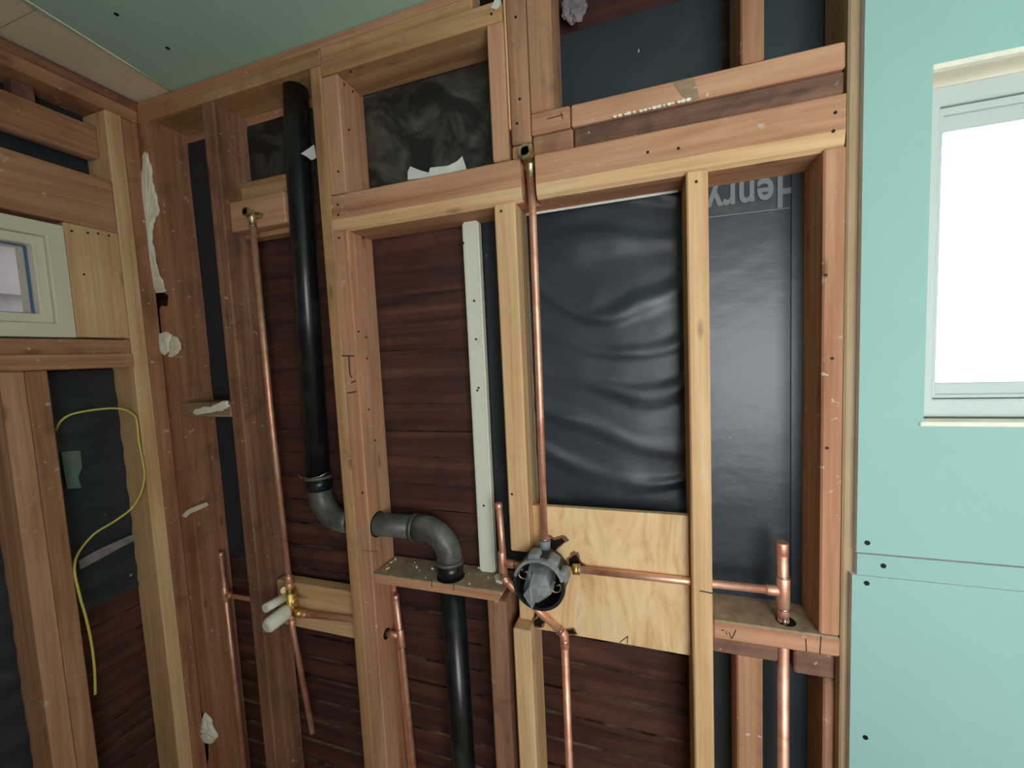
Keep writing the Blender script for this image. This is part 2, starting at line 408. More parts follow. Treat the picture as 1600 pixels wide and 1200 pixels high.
V, Fc = joined([(WX0-.006, WX1+.006, -.016, .020, WZ0-.004, WZ0+.004)]); raw('sill_strip', V, Fc, 'plaster', w1, bevel=.0015)

# ------------------------------------------------------------------ left window
LY0, LY1, LZ0, LZ1 = -.62, -.196, 1.713, 1.990
w2 = empty('window_2', (XL, (LY0+LY1)/2, LZ0)); tag(w2, kind='structure')
def ringx(name, y0, y1, z0, z1, w, x0, x1, mat, parent, bev=.002):
    V = [(x0, y0, z0), (x0, y1, z0), (x0, y1, z1), (x0, y0, z1), (x0, y0+w, z0+w), (x0, y1-w, z0+w), (x0, y1-w, z1-w), (x0, y0+w, z1-w)]
    V += [(x1, b_, c) for _, b_, c in V]
    Fc = []
    for i in range(4):
        j = (i+1) % 4
        Fc += [(i, j, 4+j, 4+i), (8+i, 12+i, 12+j, 8+j), (i, 8+i, 8+j, j), (4+i, 4+j, 12+j, 12+i)]
    return raw(name, V, Fc, mat, parent, bevel=bev)
ringx('window_frame', LY0, LY1, LZ0, LZ1, .034, XL-.10, XL+.004, 'vinyl_cream', w2)
sash2 = ringx('sash', LY0+.0345, LY1-.0345, LZ0+.0345, LZ1-.0345, .022, XL-.08, XL-.006, 'vinyl_cream', w2)
ringx('gasket', LY0+.057, LY1-.057, LZ0+.057, LZ1-.057, .003, XL-.037, XL-.030, 'gasket', sash2, bev=0)
V, Fc = joined([(XL-.036, XL-.033, LY0+.058, LY1-.058, LZ0+.058, LZ1-.058)]); raw('pane', V, Fc, 'glass', sash2)
# rear window glazing
w3 = empty('window_3', ((RW[0]+RW[1])/2, REAR_Y-.05, RW[2])); tag(w3, kind='structure')
ring('window_frame', RW[0], RW[1], RW[2], RW[3], .045, REAR_Y-.08, REAR_Y+.01, 'vinyl', w3)
V, Fc = joined([((RW[0]+RW[1])/2-.02, (RW[0]+RW[1])/2+.02, REAR_Y-.07, REAR_Y, RW[2]+.046, RW[3]-.046)]); raw('mullion', V, Fc, 'vinyl', w3)
# neighbour wall seen through the left window
nb = empty('neighbouring_house_wall', (-2.05, -.5, 0)); tag(nb, 'grey clapboard wall of the neighbouring house outside the small window', 'wall')
for i in range(25):
    z = .0+i*.19
    raw('clapboard', [(-2.02, -4, z), (-2.02, 3, z), (-2.045, 3, z+.2), (-2.045, -4, z+.2), (-2.05, -4, z), (-2.05, 3, z), (-2.07, 3, z+.2), (-2.07, -4, z+.2)], BF, 'outside', nb)

# ================================================================== FRAMING OF THE BACK WALL
G = 'framing lumber of the back wall'
B = .04                                              # top of the sole plate
lumber('sole_plate', -1.37, .345, 0, D, 0, B-.001, 'old_x', 'old sole plate lying on the floor under the back wall studs', 'plate', G)
lumber('top_plate', -1.380, -.326, .0, D, 2.371, 2.391, 'fir_x', 'dirty upper top plate tight under the green ceiling on the back wall', 'plate', G)
tpl = lumber('top_plate', -1.380, -.722, 0, D, 2.334, 2.3705, 'tan_x', 'pale lower top plate from the room corner past the black vent pipe', 'plate', G)
lumber('top_plate', -.7215, -.326, .0, D, 2.3445, 2.3705, 'tan_x', 'short pale top plate piece with a sawn right end above the small header', 'plate', G)
hd = lumber('header', -.7215, -.262, -.002, D, 2.304, 2.344, 'tan_x', 'pale header across the top of the small framed opening', 'beam', G)
nails(hd, [(548, 112), (768, 22)], -.002)
cs = outline('wall_stud', [(-1.380, 0, B), (-1.322, 0, B), (-1.322, 0, 2.3335), (-1.380, 0, 2.3335), (-1.380, 0, 1.858), (-1.352, 0, 1.853), (-1.338, 0, 1.846), (-1.326, 0, 1.838), (-1.336, 0, 1.806), (-1.360, 0, 1.812), (-1.371, 0, 1.802), (-1.374, 0, 1.70), (-1.380, 0, 1.69), (-1.380, 0, .53), (-1.366, 0, .49), (-1.360, 0, .44), (-1.368, 0, .37), (-1.380, 0, .33)], (0, 1, 0), D, 'plastered_z')
tag(cs, 'plaster-smeared old stud in the room corner, first of the back wall', 'stud', G)
s2 = lumber('wall_stud', -1.122, -1.078, 0, D, B, 2.3335, 'old_z', 'old red-brown stud between the corner stud and the black vent pipe', 'stud', G)
ml = lumber('wall_stud', -.7575, -.7235, .001, D, B, 2.3335, 'tan_z', 'narrow weathered yellow-brown stud just right of the black vent pipe', 'stud', G)
ku = lumber('king_stud', -.7215, -.676, 0, D, 2.029, 2.303, 'fir_z', 'short orange stud forming the left side of the small framed opening', 'stud', G)
mr = lumber('wall_stud', -.7225, -.680, 0, D, B, 1.941, 'fir_z', 'orange stud with pencil marks, drilled for the horizontal black pipe', 'stud', G)
nails(mr, [(530, 372)], 0)
marks(mr, [((534, 556), (553, 556)), ((545, 556), (547, 586)), ((547, 586), (550, 590)), ((549, 598), (556, 595)), ((543, 614), (557, 612))])
nails_x(mr, [(560, 518), (572, 527), (576, 640), (586, 688), (566, 770), (600, 835), (567, 372), (573, 560)], -.680)
nails_x(ku, [(538, 132), (551, 143), (545, 203), (528, 268)], -.676)
marks(mr, [((568, 860), (590, 862))], 0, .0006)
ko = lumber('king_stud', -.297, -.2605, 0, D, 2.029, 2.303, 'fir_z', 'short reddish stud at the right side of the small framed opening', 'stud', G)
lumber('lath_strip', -.2600, -.2545, .004, .05, 2.09, 2.44, 'pine_z', 'thin split lath strip between the opening stud and plaster-stained stud', 'lath', G)
ps = lumber('wall_stud', -.254, -.2115, .002, D, 2.056, 2.55, 'brown_z', 'plaster-stained old stud rising above the shower head outlet', 'stud', G)
nails(ps, [(806, 27), (812, 155), (808, 193)], .002)
lumber('filler_block', -.2545, -.2115, .006, D, 2.029, 2.055, 'fir_x', 'small orange filler block below the plaster-stained stud', 'block', G)
ws = lumber('wall_stud', -.2105, -.160, .0, D, 2.1095, 2.55, 'brown_z', 'wide brown stud beside the upper black paper panel', 'stud', G)
la = lumber('ledge_plate', -.2105, -.1295, -.001, D, 2.0655, 2.108, 'fir_x', 'short orange end piece of the double ledge left of its saw cut', 'plate', G)
marks(la, [((855, 186), (880, 179)), ((876, 176), (880, 186))], -.001, .0008)
lb = lumber('ledge_plate', -.1275, .3275, 0, D, 2.0655, 2.1075, 'fir_x', 'long upper board of the double ledge with a gouged notch', 'plate', G)
lumber('ledge_plate', -.208, -.1255, .002, D, 2.0275, 2.0645, 'brown_x', 'rough light block below the ledge end, right of the outlet', 'plate', G)
lc = lumber('ledge_plate', -.1235, .3275, .005, D, 2.0275, 2.0645, 'dark_x', 'dark stained lower board of the double ledge above the beam', 'plate', G)
# gouge and dried caulk on the ledge
outline('gouge', [atY(*q, -.0012) for q in ((1052, 128), (1085, 122), (1093, 152), (1080, 156), (1066, 150))], (0, 1, 0), .004, 'grey_x', lb)
rr = random.Random(3)
for i in range(16):
    p = atY(962+i*7.5+rr.uniform(-2, 2), 183-i*1.75, -.001); r_ = rr.uniform(.0016, .0034)
    outline('caulk_bead', [p+Vector((math.cos(a)*r_*1.6, 0, math.sin(a)*r_)) for a in [k*math.pi/3 for k in range(6)]], (0, -1, 0), .003, 'plaster', lb)
lumber('cripple_stud', .174, .210, .0, D, 2.109, 2.55, 'brown_z', 'short brown cripple stud between the two upper black paper panels', 'stud', G)
lumber('corner_post', .3305, .400, .0, D, B, 2.55, 'post_z', 'full-height post along the left edge of the green drywall', 'post', G)
# the notched beam
nx0, nx1, bz0, bz1 = -.236, -.2045, 1.943, 2.0265
V, Fc, lower = [], [], []
for xa, xb, pf in ((-.7225, nx0, 0), (nx0, nx1, 1), (nx1, .3285, 0)):
    prof = [(.045, bz1), (D, bz1), (D, bz0-.003), (.045, bz0-.003)] if pf else [(.003, bz1), (D, bz1), (D, bz0-.003), (.012, bz0-.003), (.004, bz0+.003), (.0, bz0+.025), (.0, bz1-.003)]
    k = len(V); n_ = len(prof); V += [(xa, y, z) for y, z in prof]+[(xb, y, z) for y, z in prof]
    Fc += [tuple(k+i for i in range(n_)), tuple(k+2*n_-1-i for i in range(n_))]
    for i in range(n_):
        j = (i+1) % n_; Fc.append((k+i, k+j, k+n_+j, k+n_+i))
beam = raw('header_beam', V, Fc, 'fir_x'); beam.data.materials.append(M['pine_x'])
for p in beam.data.polygons:
    if (p.center.z+beam.location.z) < bz0+.024 and p.normal.y < -.2 and abs(p.normal.x) < .3: p.material_index = 1
tag(beam, 'long orange beam across the wall, notched for the copper shower riser', 'beam', G)
nails(beam, [(528, 320), (529, 336), (1012, 238), (1060, 232), (1305, 176), (1302, 205)], 0)
lumber('lath_strip', -.2520, -.2490, .048, .080, 1.275, 1.938, 'post_z', 'thin pale strip along the right side of the knotty stud', 'lath', G)
lo = lumber('wall_stud', -.299, -.2525, .0, D, 1.172, 1.942, 'pine_z', 'pale knotty stud hanging between the white board and long copper riser', 'stud', G)
nails(lo, [(783, 330), (800, 772)], 0)
ll = lumber('wall_stud', -.303, -.260, .0, D, B, .985, 'pine_z', 'pale lower stud below the shower valve', 'stud', G)
lumber('packing_block', -.298, -.262, .036, D, .9855, 1.10, 'pine_z', 'pale packing block behind the diagonal copper pipe under the valve', 'block', G)
lumber('wall_stud', -.367, -.320, .006, D, B, 1.0435, 'old_z', 'reddish stud carrying the right end of the drilled shelf block', 'stud', G)
sc = lumber('wall_stud', .082, .119, -.001, D, B, 1.942, 'pine_z', 'slender pale stud standing right of the plywood panel', 'stud', G)
nails(sc, [(1088, 284)], -.001)
marks(sc, [((1093, 923), (1114, 927))], -.001, .0011)
sr = lumber('wall_stud', .2985, .3295, .0, D, 1.077, 1.942, 'fir_z', 'orange stud under the right end of the beam beside the post', 'stud', G)
nails(sr, [(1290, 430), (1300, 560), (1292, 700)], 0)
pl = lumber('sill_plate', .1195, .3295, -.002, D+.001, 1.0385, 1.0765, 'fir_x', 'orange plate with scribbled marks under the upright copper stub', 'plate', G)
dusted(pl, 'dustwood')
marks(pl, [((1127, 985), (1131, 984)), ((1134, 986), (1136, 992)), ((1139, 988), (1143, 998)), ((1150, 984), (1144, 997)), ((1259, 998), (1260, 1018)), ((1283, 994), (1281, 1022))], -.002, .0008)
lumber('sub_plate', .1195, .2345, .012, D, 1.0, 1.0375, 'dark_x', 'short dark plate below the scribbled plate, left of the pipe', 'plate', G)
lumber('sub_plate', .2640, .3295, .020, D, .978, 1.0375, 'dark_x', 'grey-brown block below the scribbled plate, right of the pipe', 'block', G)
lumber('cripple_stud', .166, .212, .025, .088, B, .999, 'brown_z', 'brown lower stud left of the pipe below the scribbled plate', 'stud', G)
lumber('cripple_stud', .3120, .3295, .020, D, B, .977, 'brown_z', 'narrow lower stud beside the post below the scribbled plate', 'stud', G)
# drilled shelf block
shp = [atY(612, 901), atY(788, 926)]
sx0, sx1 = -.679, -.322
sh = raw('shelf_block', [(sx0, 0, 1.0445), (sx1-.014, 0, 1.0445), (sx1, 0, 1.070), (sx0, 0, 1.070), (sx0, D, 1.0445), (sx1-.014, D, 1.0445), (sx1, D, 1.070), (sx0, D, 1.070)], BF, 'fir_x', bevel=.002)
dusted(sh, 'dustwood'); tag(sh, 'dusty orange shelf block drilled for the bent black drain pipe', 'block', G)
marks(sh, [((674, 905), (675, 918)), ((709, 911), (709, 922))], 0, .0009)
for i in range(34):                                   # crumbs of plaster lying on the shelf
    u = rr.random(); x = sx0+.012+(u**1.7)*(.32); y = rr.uniform(.01, .09); r_ = rr.uniform(.0012, .0034)
    if (x+.474)**2+(y-.035)**2 < .0013: continue
    V, Fc = sweep([(x, y, 1.0695), (x, y, 1.0695+r_*1.3)], [r_, r_*.5], 5)
    raw('plaster_crumb', V, Fc, 'plaster', sh)
outline('plaster_crumb', [(-.362, .05, 1.0705), (-.352, .035, 1.0705), (-.337, .03, 1.0705), (-.333, .042, 1.0705), (-.347, .052, 1.0705), (-.352, .066, 1.0705)], (0, 0, 1), .008, 'plaster', sh)
# nogging blocks on the left
ba = lumber('backing_block', -1.0775, -.885, .018, .055, 1.992, 2.072, 'fir_x', 'orange backing block carrying the left shower head elbow', 'block', G)
lumber('backing_block', -1.0775, -.893, .0565, .094, 1.982, 2.137, 'tan_x', 'grey-tan board behind the left shower head block', 'block', G)
lumber('backing_block', -1.066, -.758, .046, .084, .838, .976, 'pine_x', 'pale backing block behind the brass valve with white caps', 'block', G)
lumber('nogging', -1.3215, -1.1225, .0, .07, 1.478, 1.521, 'grey_x', 'grey plaster-crusted nogging between the corner stud and the next stud', 'block', G)
lumber('lath_strip', -1.136, -1.1225, .020, .032, 1.522, 2.10, 'grey_z', 'thin grey strip standing on the plaster-crusted nogging', 'lath', G)
lumber('sheathing_board', -1.36, -.7585, .0985, .1085, 2.304, 2.343, 'fir_x', 'orange board strip behind the studs below the top plate', 'board', G)
wb = raw('white_board', [(-.410, .070, 1.0705), (-.368, .070, 1.0705), (-.366, .070, 1.94), (-.408, .070, 1.94), (-.410, .094, 1.0705), (-.368, .094, 1.0705), (-.366, .094, 1.94), (-.408, .094, 1.94)], BF, 'whiteboard', bevel=.004, segs=2)
tag(wb, 'chipped white-painted board standing behind the pale knotty stud', 'board', G)
nails(wb, [(724, 380), (741, 470), (744, 530), (748, 606), (746, 610), (756, 790)], .070)

# plywood with charred edges
pw = outline('plywood_panel', [(-.2515, .030, .972), (.0805, .030, .970), (.0805, .030, 1.273), (-.2515, .030, 1.271)], (0, 1, 0), .015, 'plywood', bev=.001)
tag(pw, 'light plywood panel behind the shower valve and horizontal pipe', 'panel')
rr = random.Random(11)
def blot(pix, Y, parent):
    c = (sum(q[0] for q in pix)/len(pix), sum(q[1] for q in pix)/len(pix))
    for nm, k_, m_, dy in (('scorch_mark', 1.25, 'scorch', 0), ('char_mark', .85, 'char_shade', -.0004)):
        P = []
        for i, q in enumerate(pix):
            q2 = pix[(i+1) % len(pix)]
            for t in (0, .33, .66):
                x, y = q[0]+(q2[0]-q[0])*t, q[1]+(q2[1]-q[1])*t; j = k_*(1+rr.uniform(-.16, .16))
                P.append(atY(c[0]+(x-c[0])*j, c[1]+(y-c[1])*j, Y+dy))
        outline(nm, P, (0, -1, 0), .0005, m_, parent)
blot([(858, 838), (866, 842), (880, 838), (884, 846), (870, 858), (866, 868), (858, 866)], .0298, pw)
blot([(888, 872), (896, 864), (902, 866), (908, 878), (914, 884), (900, 884), (888, 884)], .0298, pw)
blot([(834, 968), (842, 964), (852, 972), (846, 980), (834, 980)], .0298, pw)
blot([(884, 984), (896, 982), (902, 990), (890, 992)], .0298, pw)
marks(pw, [((968, 1004), (981, 994)), ((981, 994), (980, 1006))], .030, .0008)

# ================================================================== BUILDING PAPER
def drape(name, x0, x1, z0, z1, y, amp, mat, label, nx=60, nz=60, seed=0, top=None, folds=0.0, flat=None):
    V, Fc = [], []
    for j in range(nz+1):
        for i in range(nx+1):
            u, w = i/nx, j/nz; x = x0+(x1-x0)*u; z = z0+(z1-z0)*w
            if top: z = z0+((top[0]+(top[1]-top[0])*u)-z0)*w
            p = Vector((x*5+seed, z*7, seed*1.7))
            d = noise.noise(p)*amp + noise.noise(p*2.7)*amp*.4
            if folds:
                sag = z + .13*math.sin(u*math.pi) + .05*noise.noise(Vector((x*4, z*4, 3+seed)))
                env = max(0, noise.noise(Vector((x*4.5, sag*5, 9+seed)))+.42)
                ph = sag*62 + 2.5*noise.noise(Vector((x*5, sag*6, 21+seed)))
                d += -(max(0, math.sin(ph))**1.4)*env*folds*(.25+.75*math.sin(u*math.pi))
            if flat: 
                k_ = max(0, min(1, (x-flat)/.05)); d *= 1-.93*k_
            yy = max(y-.024, min(y+.0015, y+d-.001))
            V.append((x, yy, z))
    for j in range(nz):
        for i in range(nx):
            a = j*(nx+1)+i; Fc.append((a, a+1, a+nx+2, a+nx+1))
    o = raw(name, V, Fc, mat, smooth=True)
    return tag(o, label, 'paper', 'sheets of building paper on the back wall')
drape('building_paper', -.3655, .2985, 1.05, 1.955, .097, .004, 'paper', 'large glossy black paper sheet with sagging creases behind the long copper riser', 110, 130, 4, folds=.012, flat=.085)
drape('building_paper', -.7215, -.262, 2.0, 2.3035, .0990, .004, 'paper_dusty', 'dust-smeared black paper filling the small framed opening', 60, 50, 12, folds=.006)
drape('building_paper', -.1600, .1585, 2.06, 2.312, .097, .003, 'paper_dull', 'dull black paper above the ledge, left of the cripple stud', 40, 30, 20)
drape('building_paper', .2105, .3300, 2.06, 2.50, .097, .003, 'paper_dull', 'narrow black paper strip above the ledge beside the drywall post', 20, 30, 25)
drape('building_paper', -1.0775, -.7585, 2.10, 2.312, .097, .003, 'paper_dusty', 'dusty black paper behind the vent pipe near the ceiling', 40, 24, 31)
drape('building_paper', -1.3215, -1.1225, 1.53, 2.312, .097, .003, 'paper_dull', 'black paper between the corner stud and the old red-brown stud', 20, 60, 37)
drape('building_paper', -1.3215, -1.1225, 1.0, 1.4775, .0995, .002, 'paper_dull', 'black paper below the grey nogging beside the corner stud', 20, 40, 52)
drape('building_paper', .1195, .3300, .3, 1.037, .097, .003, 'paper_dull', 'black paper below the scribbled plate at lower right', 24, 50, 44)
o = outline('building_paper_lap', [(.2795, .0915, 1.078), (.2980, .0905, 1.078), (.2980, .0905, 1.94), (.2780, .0915, 1.94)], (0, 1, 0), .0015, 'paper')
tag(o, 'narrow lapped paper edge against the right-hand orange stud', 'paper', 'sheets of building paper on the back wall')
# printed word on the large sheet (upside down, as the sheet hangs)
fc = bpy.data.curves.new('print', 'FONT'); fc.body = 'Henry'; fc.size = .083; fc.align_x = 'CENTER'; fc.offset = .0018; fc.space_character = 1.06
tmp = bpy.data.objects.new('print', fc); COL.objects.link(tmp)
dg = bpy.context.evaluated_depsgraph_get(); pm = bpy.data.meshes.new_from_object(tmp.evaluated_get(dg)); bpy.data.objects.remove(tmp)
big = [o for o in bpy.data.objects if o.name == 'building_paper'][0]
pm.transform(Matrix.Diagonal((.76, 1, 1, 1)) @ Matrix.Rotation(math.pi, 4, 'Y') @ Matrix.Rotation(math.pi/2, 4, 'X'))
pm.materials.clear(); pm.materials.append(M['print'])

pr = place('printed_word', pm, (.2135, .0935, 1.9385), big)
outline('white_selvage', [(-.25, .080, 1.9345), (.075, .080, 1.9345), (.075, .080, 1.9395), (-.25, .080, 1.9395)], (0, -1, 0), .0006, 'rag', big)
ln = outline('printed_line', [(.128, .0937, 1.879), (.2765, .0937, 1.8765), (.2765, .0937, 1.8785), (.128, .0937, 1.881)], (0, -1, 0), .0004, 'print', big)

# ================================================================== PLUMBING
CR = .0079
# --- black vent and drain
ab = empty('drain_pipe', (-.868, .035, 1.18)); tag(ab, 'black plastic vent pipe bending through the studs into a drain elbow', 'pipe')
PY = .036
tube('vent_pipe', [(-.846, PY+.012, 2.3335), (-.853, PY+.006, 2.1), (-.856, PY+.004, 1.9), (-.864, PY, 1.30)], .0302, 'abs', ab, 28)
tube('hub', [(-.864, PY, 1.305), (-.864, PY, 1.272)], .0345, 'abs', ab, 28)
tube('hub_rim', [(-.864, PY, 1.312), (-.864, PY, 1.304)], .0362, 'absdust', ab, 28)
el = arc((-.864, PY, 1.31), (-.864, PY, 1.187), (-.70, PY, 1.187), .075, 10)
tube('lower_elbow', [(-.864, PY, 1.275)]+el+[(-.765, PY, 1.187)], .0312, 'absdust', ab, 28)
tube('cross_pipe', [(-.765, PY, 1.187), (-.56, PY, 1.188)], .0298, 'absdust', ab, 28)
tube('hub_rim', [(-.573, PY, 1.188), (-.563, PY, 1.188)], .0345, 'absdust', ab, 28)
el = arc((-.60, PY, 1.188), (-.474, PY, 1.188), (-.474, PY, .9), .068, 12)
tube('drain_elbow', [(-.565, PY, 1.188)]+el+[(-.474, PY, 1.112)], [.0335]*3+[.0318]*(len(el)-2)+[.0318, .0325], 'absdust', ab, 28)
tube('hub_rim', [(-.474, PY, 1.114), (-.474, PY, 1.106)], .0345, 'absdust', ab, 28)
tube('drain_collar', [(-.474, PY, 1.107), (-.474, PY, 1.0705)], .0322, 'abs', ab, 28)
tube('drain_pipe_lower', [(-.474, PY+.004, 1.044), (-.470, PY+.006, .05)], .0300, 'abs', ab, 28)
# wire strap on the lower hub
tube('strap_wire', [(-.905, PY-.030, 1.318), (-.885, PY-.038, 1.314), (-.855, PY-.040, 1.313), (-.83, PY-.03, 1.318), (-.815, PY-.012, 1.326)], .0018, 'solder', ab, 6)

def fit(parent, p, d, l=.022, r=.0100, mat='copper', name='coupling'):
    p, d = Vector(p), Vector(d).normalized()
    return tube(name, [p-d*l/2, p-d*(l/2-.002), p+d*(l/2-.002), p+d*l/2], [r-.0012, r, r, r-.0012], mat, parent, 16)
def ringp(parent, p, d, r=.0098):
    p, d = Vector(p), Vector(d).normalized()
    return tube('solder_ring', [p-d*.0014, p+d*.0014], r, 'solder', parent, 14)
def drop_ear(parent, p, mouth_len, k=1.0):
    p = Vector(p)
    eb = tube('elbow_body', [p+Vector((0, 0, -.034*k)), p+Vector((0, 0, -.008*k)), p+Vector((0, -.004*k, .004*k)), p+Vector((0, -.010*k, .006*k))], [.0105*k, .0118*k, .0125*k, .0125*k], 'dullbrass', parent, 16)
    hollow('elbow_mouth', p+Vector((0, -mouth_len, .006*k)), p+Vector((0, -.004, .006*k)), .0138*k, .0085*k, 'dullbrass', eb)
    for s_ in (-1, 1):
        V = [(p.x+s_*.008, p.y+.004, p.z-.010*k), (p.x+s_*.028*k, p.y+.006, p.z-.008*k), (p.x+s_*.034*k, p.y+.006, p.z+.002*k), (p.x+s_*.030*k, p.y+.006, p.z+.008*k), (p.x+s_*.008, p.y+.004, p.z+.012*k)]
        outline('mounting_ear', V, (0, 1, 0), .005, 'dullbrass', eb)

# --- left riser with shower elbow
lr = empty('shower_riser', (-.975, .008, .985)); tag(lr, 'thin copper riser from the brass valve up to the left shower elbow', 'pipe')
drop_ear(lr, (-.985, .006, 2.020), .020, .80)
tube('riser_pipe', [(-.985, .006, 1.998), (-.982, .006, 1.5), (-.975, .010, 1.0)], CR, 'copper', lr, 16)
ringp(lr, (-.985, .006, 1.992), (0, 0, 1)); fit(lr, (-.9752, .010, 1.012), (0, 0, 1)); ringp(lr, (-.9754, .010, 1.026), (0, 0, 1)); fit(lr, (-.975, .010, .993), (0, 0, 1), .016, .0115)
# --- brass valve with white caps
lv = empty('tub_valve', (-.975, .02, .94)); tag(lv, 'brass valve body with two white plastic caps in front of pale block', 'valve')
tube('valve_body', [(-.977, .010, .985), (-.977, .010, .972), (-.978, .012, .970), (-.979, .012, .93), (-.979, .012, .905)], [.010, .010, .0175, .0175, .0135], 'brass', lv, 8)
tube('valve_port', [(-.998, .012, .945), (-.957, .012, .945)], .0120, 'brass', lv, 6)
tube('side_port', [(-.965, .012, .912), (-.944, .014, .909)], [.0125, .0105], 'brass', lv, 8)
tube('stem', [(-.986, .008, .966), (-.986, -.012, .966)], .0095, 'brass', lv, 12)
tube('small_cap', [(-.986, -.004, .962), (-.988, -.060, .966)], [.0128, .0120], 'whiteplastic', lv, 10)
tube('large_cap', [(-.978, .002, .922), (-.980, -.006, .922), (-.984, -.058, .917), (-.985, -.066, .9165)], [.0170, .0215, .0205, .0140], 'whiteplastic', lv, 20)
tube('valve_wing', [(-1.000, .008, .975), (-.985, .000, .982)], [.006, .010], 'dullbrass', lv, 8)
fit(lv, (-.9365, .016, .908), (1, 0, 0), .016, .0105)
tube('branch_pipe', [(-.945, .016, .908), (-.772, .030, .909), (-.7585, .032, .909)], CR, 'copper', lv, 14)
ringp(lv, (-.928, .0165, .908), (1, 0, 0), .0092); ringp(lv, (-.918, .017, .908), (1, 0, 0), .0092)
fit(lv, (-.984, .014, .893), (.1, 0, 1), .016, .0105)
tube('down_pipe', [(-.980, .012, .905), (-.985, .016, .86), (-.962, .032, .525)], CR*.95, 'copper', lv, 14)
# --- copper stub at far left
ls = empty('copper_stub', (-1.28, .05, .05)); tag(ls, 'capped copper stub pipe with a tee beside the corner stud', 'pipe')
tube('pipe', [(-1.292, .05, 1.034), (-1.286, .05, .6), (-1.279, .05, .05)], CR, 'copper', ls, 14)
fit(ls, (-1.291, .05, .898), (0, 0, 1), .05); fit(ls, (-1.2915, .05, 1.028), (0, 0, 1), .014, .0088)
tube('branch_pipe', [(-1.291, .05, .896), (-1.1225, .05, .897)], CR*.9, 'copper', ls, 14); fit(ls, (-1.272, .05, .896), (1, 0, 0), .020)
# --- pair of pipes right of the orange stud
cp1 = empty('copper_pipe', (-.655, .07, .05)); tag(cp1, 'plain copper pipe rising behind the capped one under the shelf block', 'pipe')
tube('pipe', [(-.668, .066, 1.044), (-.655, .066, .6), (-.640, .066, .05)], CR, 'copper', cp1, 14)
cp2 = empty('copper_stub', (-.62, .045, .05)); tag(cp2, 'capped copper stub with a side tee into the orange stud', 'pipe')
tube('pipe', [(-.646, .042, .992), (-.638, .042, .86), (-.612, .042, .05)], CR, 'copper', cp2, 14)
fit(cp2, (-.6455, .042, .985), (-.05, 0, 1), .016, .0086); fit(cp2, (-.6385, .042, .872), (-.05, 0, 1), .052)
tube('branch_pipe', [(-.640, .042, .878), (-.6795, .040, .880)], CR, 'copper', cp2, 14)
ringp(cp2, (-.640, .042, .899), (-.05, 0, 1), .0108); ringp(cp2, (-.6375, .042, .846), (-.05, 0, 1), .0108)
# --- right riser
rr_ = empty('shower_riser', (-.218, .005, 1.19)); tag(rr_, 'long bright copper riser from the shower valve to the notched beam', 'pipe')
drop_ear(rr_, (-.2195, .018, 2.022), .040)
tube('riser_pipe', [(-.2195, .016, 1.99), (-.2155, .008, 1.90), (-.2165, .006, 1.55), (-.2185, .002, 1.185)], CR, 'copper', rr_, 18)
# --- tee and diagonal supply
sp_ = empty('supply_pipe', (-.18, 0, .05)); tag(sp_, 'copper supply pipe with tee and diagonal offset passing under the shower valve', 'pipe')
SY = .0175
a0 = atY(779, 786, SY); a1 = atY(785, 880, SY); a2 = atY(789, 905, SY); a3 = atY(882, 992, SY); a4 = atY(891, 1198, SY); a5 = Vector((a4.x-.002, SY, .05))
tube('stub_pipe', [a0, a2], CR, 'copper', sp_, 16); fit(sp_, a0+Vector((0, 0, -.007)), (0, 0, 1), .014, .0088)
fit(sp_, a1+Vector((0, 0, .004)), (0, 0, 1), .05); tube('branch_pipe', [a1, a1+Vector((.062, 0, .002))], CR, 'copper', sp_, 16); fit(sp_, a1+Vector((.020, 0, .001)), (1, 0, 0), .022)
pts = [a1, a2, a3, a5]
c1 = arc(pts[0], pts[1], pts[2], .02, 6); c2 = arc(pts[1], pts[2], pts[3], .02, 6)
tube('diagonal_pipe', [c1[-1], c2[0]], CR, 'copper', sp_, 16)
tube('elbow', c1, .0102, 'copper', sp_, 16); tube('elbow', c2, .0102, 'copper', sp_, 16)
dd = (pts[2]-pts[1]).normalized()
fit(sp_, c1[-1]+dd*.012, dd, .024, .0100); ringp(sp_, c2[0]-dd*.004, dd, .0108); ringp(sp_, c2[-1]+Vector((0, 0, -.004)), (0, 0, 1), .0108)
tube('down_pipe', [c2[-1], pts[3]], CR*1.12, 'copper', sp_, 16); fit(sp_, c2[-1]+Vector((0, 0, -.010)), (0, 0, 1), .022, .0104)
# --- shower valve
vc = Vector((-.2215, -.016, 1.132))
sv = empty('shower_valve', vc); tag(sv, 'shower valve in a round black plaster guard with grey cap', 'valve')
def cylshell(name, c, r0, r1, y0, y1, t, mat, parent, n=40, a0=0, a1=2*math.pi):
    V, Fc = [], []; full = abs(a1-a0-2*math.pi) < 1e-6; k = n if full else n+1
    for (rad, yy) in ((r0, y0), (r1, y1), (r1-t, y1), (r0-t, y0)):
        for i in range(k):
            a = a0+(a1-a0)*i/n; V.append((c.x+rad*math.cos(a), yy, c.z+rad*math.sin(a)))
    for s_ in range(4):
        s2_ = (s_+1) % 4
        for i in range(n):
            j = (i+1) % k; Fc.append((s_*k+i, s_*k+j, s2_*k+j, s2_*k+i))
    if not full: Fc += [(0, k, 2*k, 3*k), (k-1, 2*k-1, 3*k-1, 4*k-1)]
    return raw(name, V, Fc, mat, parent)
gr = cylshell('guard_ring', vc, .0535, .0560, -.050, .006, .0035, 'guard', sv)
cylshell('guard_rim', vc, .0560, .0570, -.055, -.046, .0065, 'greyplastic', gr, 40, math.radians(15), math.radians(165))  # upper arc of the black rim: light from above put into its grey
cylshell('guard_rim', vc, .0560, .0570, -.055, -.046, .0065, 'guard', gr, 40, math.radians(165), math.radians(375))
